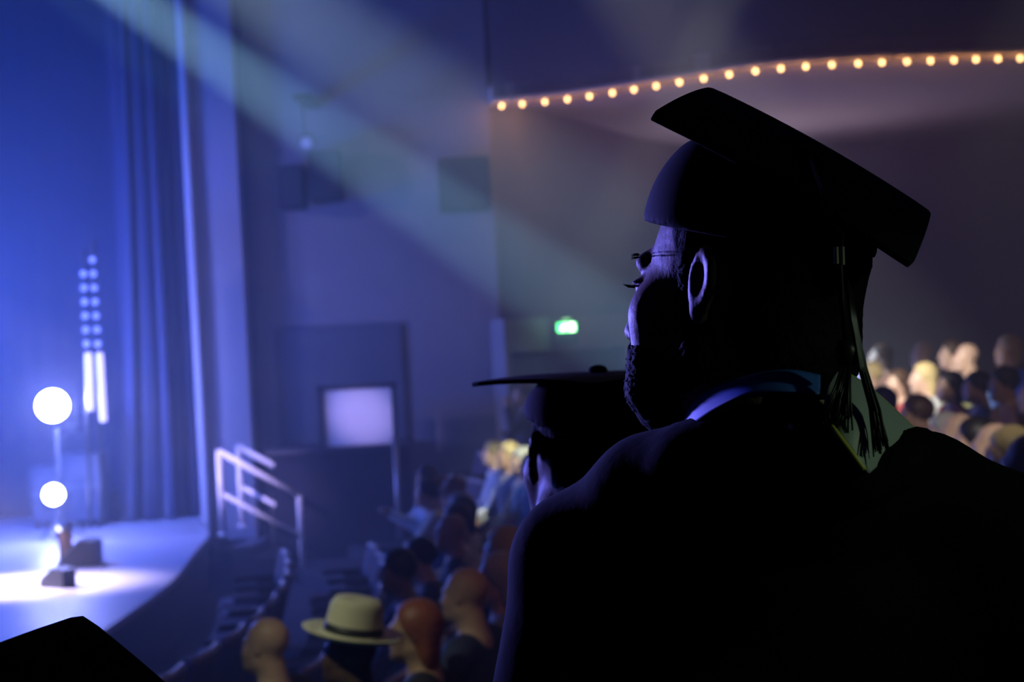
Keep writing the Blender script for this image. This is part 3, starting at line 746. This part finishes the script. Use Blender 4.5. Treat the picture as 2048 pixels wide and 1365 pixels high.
# ------------------------------------------------------------------ GRADUATES
def basis(F, U=(0, 0, 1)):
    F = Vector(F).normalized(); U = Vector(U).normalized(); Rr = F.cross(U).normalized(); U = Rr.cross(F)
    return Rr, F, U
def headmx(c, F, U=(0, 0, 1), s=1.0):     # camera-levelled frame
    Rr, F, U = basis(F, U)
    return Matrix(((Rr.x*s, F.x*s, U.x*s, c[0]), (Rr.y*s, F.y*s, U.y*s, c[1]), (Rr.z*s, F.z*s, U.z*s, c[2]), (0, 0, 0, 1)))
LEV = Matrix(((RV.x, 0, UV.x, 0), (RV.y, 1, UV.y, 0), (RV.z, 0, UV.z, CAMZ), (0, 0, 0, 1)))
def in_frame(f, mx, s=1.0):
    A = np.array(mx.inverted(), np.float32)
    return lambda p: f(p @ A[:3, :3].T + A[:3, 3])*s
def graduate(label, hc, F, hs, board, shoulderL, shoulderR, floor_w, hi=True, body_extra=(), gown_extra=(), elbowL=None, elbowR=None, beard=False, Uh=(0, 0, 1), neck_hole=(.075, .11)):
    """all coordinates camera-levelled (right, forward, up); returns the root"""
    H = headmx(hc, F, Uh, hs)
    zf = floor_w                     # floor height in levelled coords at this spot
    hp = union(head_prims()); hf = in_frame(hp, H, hs)
    sl = Vector(shoulderL); sr = Vector(shoulderR); mid = (sl+sr)/2
    hip = Vector((mid.x, mid.y, zf+.92)); ax = (sr-sl); ax.z = 0; ax.normalize(); fw = Vector((-ax.y, ax.x, 0))
    nb = H @ Vector((0, -.05, -.19))
    el = Vector(elbowL) if elbowL else sl+Vector((-.05, 0, -.30)); er = Vector(elbowR) if elbowR else sr+Vector((.05, 0, -.30))
    wl_ = el+fw*.16+ax*.06+Vector((0, 0, -.20)); wr = er+fw*.16-ax*.06+Vector((0, 0, -.20))
    tor = [(capf(sl+ax*.03, sr-ax*.03, .052), .06), (ell((mid.x, mid.y, mid.z-.16), (.165, .115, .20)), .07), (ell((hip.x, hip.y, hip.z+.05), (.155, .115, .18)), .08), (capf(nb, mid+Vector((0, 0, .02)), .060, .07), .06)]
    arm = [(capf(sl, el, .05, .042), .03), (capf(el, wl_, .040, .028), .02), (capf(sr, er, .05, .042), .03), (capf(er, wr, .040, .028), .02)]
    hand = []
    for w_, sg in ((wl_, 1), (wr, -1)):
        hand += [(ell(tuple(w_+Vector((0, 0, -.05))), (.030, .038, .045)), .015)]
        for q in range(4):
            b = w_+fw*(q-1.5)*.019+Vector((0, 0, -.085)); hand += [(capf(b, b+Vector((0, 0, -.055+.006*abs(q-1.6)))+ax*.015*sg, .0095, .008), .004)]
        b = w_+fw*.035+Vector((0, 0, -.04)); hand += [(capf(b, b+fw*.025+Vector((0, 0, -.045)), .011, .009), .006)]
    leg = []; shoe = []
    for s in (-1, 1):
        a = hip+ax*.09*s; leg += [(capf(a, Vector((a.x, a.y, zf+.48)), .085, .058), .05), (capf(Vector((a.x, a.y, zf+.48)), Vector((a.x, a.y, zf+.08)), .055, .040), .03)]
        f0 = Vector((a.x, a.y, zf+.05)); shoe += [(capf(f0-fw*.04, f0+fw*.17, .045, .040), .02)]
    st = .0038 if hi else .007
    x0 = min(sl.x, sr.x, el.x, er.x)-.14; x1 = max(sl.x, sr.x, el.x, er.x)+.14; y0 = min(sl.y, sr.y, hc[1])-.26; y1 = max(sl.y, sr.y, hc[1])+.30
    def warp(a, b, c0, c1, fine, coarse):
        return np.concatenate([np.arange(a, c0, coarse), np.arange(c0, c1, fine), np.arange(c1, b, coarse)])
    xs = warp(x0, x1, hc[0]-.14, hc[0]+.14, st, .013); ys = warp(y0, y1, hc[1]-.14, hc[1]+.14, st, .013)
    zs = warp(zf-.02, hc[2]+.17, hc[2]-.16, hc[2]+.165, st, .014)
    MX = LEV
    # feet spot for the root
    root = thing('person', label, 'person', MX @ Vector((hip.x, hip.y, zf)))
    INV = Matrix.Translation(-Vector(root.location)) @ MX
    bcv_ = np.array(board[0], np.float32); bn_ = Vector(board[1]).cross(Vector(board[2])).normalized(); bn_ = np.array(bn_ if bn_.z > 0 else -bn_, np.float32)
    hfc = lambda p: smax(hf(p), (p-bcv_) @ bn_+.012, .006)
    body = link('body', sdf_mesh('body', union([(hfc, .03)]+tor+arm+hand+leg+[(f, k) for f, k in shoe]+list(body_extra)), xs, ys, zs, INV), M['skin'], root)
    # gown
    gt = [(capf(sl+ax*.02, sr-ax*.02, .070), .06), (ell((mid.x, mid.y, mid.z-.16), (.19, .15, .22)), .08),
          (capf(nb+Vector((0, 0, -.045)), mid+Vector((0, 0, .02)), .070, .10), .06),
          (capf(Vector((mid.x, mid.y, mid.z-.25)), Vector((hip.x, hip.y, zf+.38)), .17, .27), .10),
          (capf(sl, el, .075, .085), .04), (capf(el, wl_, .085, .115), .04), (capf(sr, er, .075, .085), .04), (capf(er, wr, .085, .115), .04)]+list(gown_extra)
    gf0 = union(gt, .05)
    def gf(p):
        d = gf0(p)
        ang = np.arctan2(p[..., 1]-mid.y, p[..., 0]-mid.x); amt = np.clip((mid.z-.12-p[..., 2])/.5, 0, 1)
        d = d+amt*.014*np.sin(ang*17+p[..., 2]*2)+amt*.005*np.sin(ang*41)
        d = smax(d, -np.maximum(hf(p)-.008, (hc[2]-.125)-p[..., 2]), .006)
        d = smax(d, -capf(nb+Vector((0, 0, .02)), nb+Vector((0, 0, .10)), *neck_hole)(p), .012)
        for w_ in (wl_, wr): d = smax(d, -ell(tuple(w_+Vector((0, 0, -.14))), (.09, .09, .12))(p), .01)
        return smax(d, zf+.32-p[..., 2], .005)
    gs = .006 if hi else .009
    gown = link('gown', sdf_mesh('gown', gf, rng(x0-.10, x1+.10, gs*1.5), rng(y0-.12, y1+.12, gs*1.5), np.concatenate([np.arange(zf+.28, mid.z-.3, .02), np.arange(mid.z-.3, hc[2]-.04, gs)]), INV), M['gown'], root)
    link('shoes', sdf_mesh('shoes', off(union(shoe, .02), .010), rng(hip.x-.3, hip.x+.3, .012), rng(hip.y-.3, hip.y+.3, .012), rng(zf-.02, zf+.14, .012), INV), M['black'], root)
    link('trousers', sdf_mesh('trousers', clip(off(union(leg, .03), .014), [((0, 0, 1), zf+.75), ((0, 0, -1), -(zf+.09))]), rng(hip.x-.3, hip.x+.3, .012), rng(hip.y-.2, hip.y+.2, .012), rng(zf+.06, zf+.8, .015), INV), M['black'], root)
    # hair (back and sides)
    sk = off(union([(ell((0, -.018, .035), (.074, .094, .086)), .02), (ell((0, -.05, -.05), (.060, .050, .06)), .03)]), .004)
    hairf = in_frame(clip(ripple(sk, .0015, 700), [((0, 1, -.25), .022), ((0, 0, -1), .105), ((0, -.22, 1), .055)]), H, hs)
    s3 = .0035 if hi else .006
    bx = (hc[0]-.15, hc[0]+.15); by = (hc[1]-.15, hc[1]+.15)
    def minus_ear(p):
        q = hairf(p); E_ = in_frame(union([(ell((s*.083, -.008, .0), (.03, .026, .036)), .003) for s in (-1, 1)]), H, hs)
        return smax(q, -E_(p), .004)
    link('hair', sdf_mesh('hair', minus_ear, rng(*bx, s3), rng(*by, s3), rng(hc[2]-.15, hc[2]+.16, s3), INV), M['hair'], root)
    if beard:
        bf = off(union([(capf((0, .070, -.100), (s*.054, .004, -.060), .023, .020), .02) for s in (-1, 1)]+[(ell((0, .078, -.088), (.034, .024, .031)), .02)]+[(capf((s*.056, .005, -.05), (s*.063, .012, .012), .013, .008), .012) for s in (-1, 1)]+[(capf((s*.039, .062, -.062), (s*.035, .068, -.088), .023, .023), .012) for s in (-1, 1)]+[(capf((0, .097, -.047), (s*.026, .086, -.058), .006, .006), .008) for s in (-1, 1)]+[(capf((s*.026, .088, -.055), (s*.030, .082, -.085), .010, .012), .010) for s in (-1, 1)]), .004)
        bf2 = ripple(ripple(bf, .0016, 900), .0012, 1500, 2)
        lipc = ell((0, .100, -.064), (.020, .016, .007))
        bff = in_frame(lambda p: smax(bf2(p), -lipc(p), .003), H, hs)
        link('beard', sdf_mesh('beard', bff, rng(*bx, .0024), rng(*by, .0024), rng(hc[2]-.15, hc[2]+.05, .0024), INV), M['hair'], root)
        for s in (-1, 1):
            eb = MB()
            for q in range(22):
                u = q/21; b = Vector((s*(.014+.042*u), .0885-.016*u*u, .027+.004*math.sin(u*2.6)+R.uniform(-.002, .002)))
                eb.tube([H @ b, H @ (b+Vector((s*.006, .0025, .0025-.004*u)))], [.0006, .0002], 5, mx=INV)
            eb.build('eyebrow', M['hair'], root)
            el_ = MB()
            for q in range(16):
                u = q/15; b = Vector((s*(.020+.024*u), .090-.006*u, .004))
                el_.tube([H @ b, H @ (b+Vector((0, .007, -.001))), H @ (b+Vector((s*.001, .012, .0015)))], [.0008, .0006, .0002], 5, mx=INV)
            el_.build('eyelash', M['hair'], root)
    # mortarboard
    bc, a1, a2, S, capsz = board
    bc = Vector(bc); a1 = Vector(a1).normalized(); a2 = Vector(a2).normalized(); nrm = a1.cross(a2)
    if nrm.z < 0: nrm = -nrm
    tipin = H @ Vector((0, -.01, .06))
    band = in_frame(ell((0, -.018, .042), (.081, .101, .094)), H, hs)
    dome = union([(band, .02), (capf(tipin, bc-nrm*.022, capsz, capsz*.55), .05)])
    def capfn(p):
        d = dome(p)
        A = np.array(H.inverted(), np.float32); q = p @ A[:3, :3].T + A[:3, 3]
        d = smax(d, (q @ np.array((0, .20, -1), np.float32)/1.02+.045)*hs, .004)   # lower rim, higher on the brow
        d = smax(d, (p-np.array(bc, np.float32)) @ np.array(nrm, np.float32)+.001, .004)
        return d
    cp_ = link('graduation_cap', sdf_mesh('graduation_cap', capfn, rng(hc[0]-.2, hc[0]+.22, s3), rng(hc[1]-.2, hc[1]+.2, s3), rng(hc[2]-.02, max(hc[2], bc.z)+.2, s3), INV), M['cap'], root)
    N = 14; h = S/2; top = []; bot = []
    def bp(u, v, dn):
        rr = max(0, abs(u)-.90)/.1; ss = max(0, abs(v)-.90)/.1
        cu = u-(math.copysign(.016, u)*(rr*ss) if rr*ss > 0 else 0); cv = v-(math.copysign(.016, v)*(rr*ss) if rr*ss > 0 else 0)
        droop = .004*(u*u+v*v)/2+.003*(abs(u*v))**2
        return INV @ (bc+a1*h*cu+a2*h*cv+nrm*(dn-droop))
    g = [-1+2*i/N for i in range(N+1)]
    vs = [bp(u, v, .003) for u in g for v in g]+[bp(u, v, -.003) for u in g for v in g]
    K = (N+1)**2; fs = []
    for i in range(N):
        for j in range(N):
            a = i*(N+1)+j; fs += [(a, a+1, a+N+2, a+N+1), (K+a+N+1, K+a+N+2, K+a+1, K+a)]
    rim = [(i, 0) for i in range(N)]+[(N, j) for j in range(N)]+[(i, N) for i in range(N, 0, -1)]+[(0, j) for j in range(N, 0, -1)]
    rim = [i*(N+1)+j for i, j in rim]
    for a, b in zip(rim, rim[1:]+rim[:1]): fs.append((a, b, K+b, K+a))
    bd = MB().add(vs, fs).build('board', M['cap'], cp_)
    bv = bd.modifiers.new('bevel', 'BEVEL'); bv.width = .0015; bv.segments = 2; bv.limit_method = 'ANGLE'
    bt = INV @ (bc+nrm*.004); nw = INV.to_3x3() @ nrm
    MB().lathe([(.012, -.001), (.013, .003), (.010, .007), (.004, .009)], 16, Matrix.Translation(bt) @ nw.to_track_quat('Z', 'Y').to_matrix().to_4x4()).build('button', M['cap'], cp_, True)
    return root, INV, cp_, H, nrm

BS = .24
bc = (.254, 1.238, .156); a1 = (.841, -.159, -.517); a2 = (.328, .91, .253)
def fl(x, zw): # levelled up-coordinate of a world floor height at levelled right coordinate x
    return (zw-CAMZ+x*math.sin(ROLL))/math.cos(ROLL)
def LP(px, py, d): return Vector(((px-1024)/FPX*d, d, (682.5-py)/FPX*d))
G = [(( .215, 1.185, -.105), (.125, 1.25, -.137), .055, .046), ((.125, 1.25, -.137), (.06, 1.30, -.195), .046, .055), ((.215, 1.185, -.105), (.25, 1.15, -.115), .055, .05), ((.16, 1.20, -.118), (.235, 1.175, -.094), .048, .050),
     ((.25, 1.15, -.115), (.345, 1.19, -.124), .05, .042), ((.345, 1.19, -.124), (.435, 1.20, -.180), .042, .06), ((.125, 1.25, -.137), (.14, 1.32, -.15), .046, .04)]
GE = [(capf(a, b, ra, rb), .03) for a, b, ra, rb in G]
fold = [(LP(1560, 810, 1.125), LP(1622, 850, 1.10)), (LP(1622, 850, 1.10), LP(1705, 965, 1.085)), (LP(1838, 890, 1.13), LP(1785, 945, 1.095)), (LP(1785, 945, 1.095), LP(1725, 985, 1.082))]
GE += [(capf(a, b, .016), .012) for a, b in fold]
root, INV, cap_o, H, nrm = graduate('bearded person in black gown and mortarboard, largest figure, seen from behind', (.2015, 1.24, .045), (-.766, .643, 0), 1.0,
    (bc, a1, a2, BS, .078), (.075, 1.32, -.225), (.435, 1.20, -.205), fl(.24, .9), True,
    elbowL=(.035, 1.26, -.49), elbowR=(.50, 1.17, -.47), beard=True, gown_extra=GE, neck_hole=(.055, .058))
# tassel of the nearest cap: cord from the button over the board edge, clasp, fringe
def LP(px, py, d): return Vector(((px-1024)/FPX*d, d, (682.5-py)/FPX*d))
bcv = Vector(bc); a1v = Vector(a1); a2v = Vector(a2)
e0 = bcv+a1v*.035-a2v*.1215+nrm*.005
cord = MB().tube([INV @ q for q in (bcv+nrm*.008, bcv+a1v*.012-a2v*.04+nrm*.006, bcv+a1v*.026-a2v*.09+nrm*.006, e0, e0-a2v*.005-nrm*.008, LP(1684, 470, 1.105), LP(1680, 520, 1.10), LP(1684, 600, 1.10), LP(1692, 690, 1.10))], .0022, 8)
cord.build('tassel_cord', M['tassel'], cap_o, True)
for k, (px, py0, py1) in enumerate(((1672, 494, 528), (1684, 494, 530))):
    MB().tube([INV @ LP(px, py0, 1.095), INV @ LP(px+1, py1, 1.095)], .0021, 8).build('clasp', M['clasp'], cap_o)
MB().tube([INV @ LP(1692, 680, 1.10), INV @ LP(1693, 700, 1.10), INV @ LP(1693, 735, 1.10)], [.006, .009, .008], 12).build('tassel_knot', M['tassel'], cap_o, True)
fr = MB()
for i in range(30):
    u = i/29; x0 = 1686+14*u; x1 = 1642+62*u+R.uniform(-5, 5); y1 = 850+R.uniform(-30, 25)
    fr.tube([INV @ LP(x0, 728, 1.098+R.uniform(-.004, .004)), INV @ LP(x0+(x1-x0)*.35+R.uniform(-3, 3), 775, 1.085+R.uniform(-.006, .006)), INV @ LP(x1, y1, 1.07+R.uniform(-.008, .008))], [.0011, .0010, .0007], 5)
for i in range(26):
    u = i/25; x0 = 1694+10*u; x1 = 1745+34*u+R.uniform(-4, 4); y1 = 905+R.uniform(-28, 14)
    fr.tube([INV @ LP(x0, 560+30*u, 1.105), INV @ LP(x0+8, 640, 1.10), INV @ LP(x0+26+R.uniform(-3, 3), 735, 1.09), INV @ LP(1730+(x1-1730)*.6, 820, 1.075+R.uniform(-.005, .005)), INV @ LP(x1, y1, 1.06+R.uniform(-.006, .006))], [.0013, .0013, .0013, .0012, .0006], 5)
fr.build('tassel_fringe', M['tassel'], cap_o, True)
# hood lining and piping, collar
def sheet(rows, name, m, parent, th=.003):
    rr = [curve([tuple(p) for p in r], 5) for r in rows]
    cols = list(zip(*rr)); cols = [curve([tuple(p) for p in c], 5) for c in cols]
    rows2 = list(zip(*cols))
    o = MB().grid([[INV @ Vector(p) for p in r] for r in rows2]).build(name, m, parent, True); solid(o, th); return o
hood = sheet([[LP(1672, 748, 1.150), LP(1700, 752, 1.150), LP(1740, 778, 1.150), LP(1790, 822, 1.155), LP(1836, 866, 1.165)],
              [LP(1656, 775, 1.115), LP(1690, 785, 1.105), LP(1730, 815, 1.10), LP(1775, 858, 1.11), LP(1808, 884, 1.125)],
              [LP(1650, 805, 1.100), LP(1690, 830, 1.08), LP(1722, 860, 1.075), LP(1752, 890, 1.085), LP(1775, 912, 1.10)],
              [LP(1650, 825, 1.095), LP(1678, 870, 1.07), LP(1700, 900, 1.062), LP(1720, 930, 1.06), LP(1736, 948, 1.065)]], 'hood_lining', M['lining'], root)
def pipe(pts, r, name='piping'):
    MB().tube([INV @ Vector(p) for p in curve([tuple(q) for q in pts], 6)], r, 8).build(name, M['piping'], hood, True)
pipe([LP(1645, 822, 1.092), LP(1672, 865, 1.066), LP(1700, 902, 1.056), LP(1728, 940, 1.054)], .0022)
pipe([LP(1672, 747, 1.150), LP(1700, 751, 1.149), LP(1740, 777, 1.149), LP(1790, 821, 1.154), LP(1834, 864, 1.163)], .0012)
col = sheet([[LP(1371, 838, 1.215), LP(1385, 810, 1.195), LP(1415, 784, 1.175), LP(1465, 762, 1.155), LP(1530, 745, 1.14), LP(1590, 742, 1.135), LP(1640, 752, 1.14)],
       [LP(1371, 862, 1.208), LP(1392, 846, 1.18), LP(1435, 818, 1.15), LP(1485, 795, 1.125), LP(1540, 785, 1.11), LP(1590, 785, 1.105), LP(1640, 790, 1.11)]], 'shirt_collar', M['shirt'], root, .002)

# second graduate, further forward and lower
bc2 = (.115, 1.90, -.045); c2, s2 = math.cos(.70), math.sin(.70)
graduate('second graduate in black gown and level mortarboard, behind the bearded one', (.112, 1.90, -.155), (-.30, .95, 0), 1.14,
    (bc2, (c2, s2, .04), (-s2, c2, -.02), .245, .085), (.135, 2.0, -.375), (.38, 1.90, -.37), fl(.1, .9), False, elbowL=(.12, 1.98, -.70), elbowR=(.42, 1.86, -.70), beard=False, gown_extra=[(capf((.09, 1.93, -.315), (.17, 1.90, -.315), .075), .03)])
# third graduate, bottom left, only the cap corner shows
e1 = Vector((-.31, -.948, -.05)).normalized(); e2 = Vector((.768, -.222, -.60)).normalized(); e2 = (e2-e1*e2.dot(e1)).normalized()
B = Vector((-.345, 1.15, -.217)); bc3 = B+e1*.12+e2*.12
graduate('third graduate at bottom left, only the tilted cap corner in view', (bc3.x-.03, bc3.y+.01, bc3.z-.115), (-.80, .60, 0), 1.0,
    (tuple(bc3), tuple(e2), tuple(e1), .24, .08), (bc3.x-.18, bc3.y+.10, bc3.z-.34), (bc3.x+.13, bc3.y-.02, bc3.z-.34), fl(-.3, row_z(5)), False)
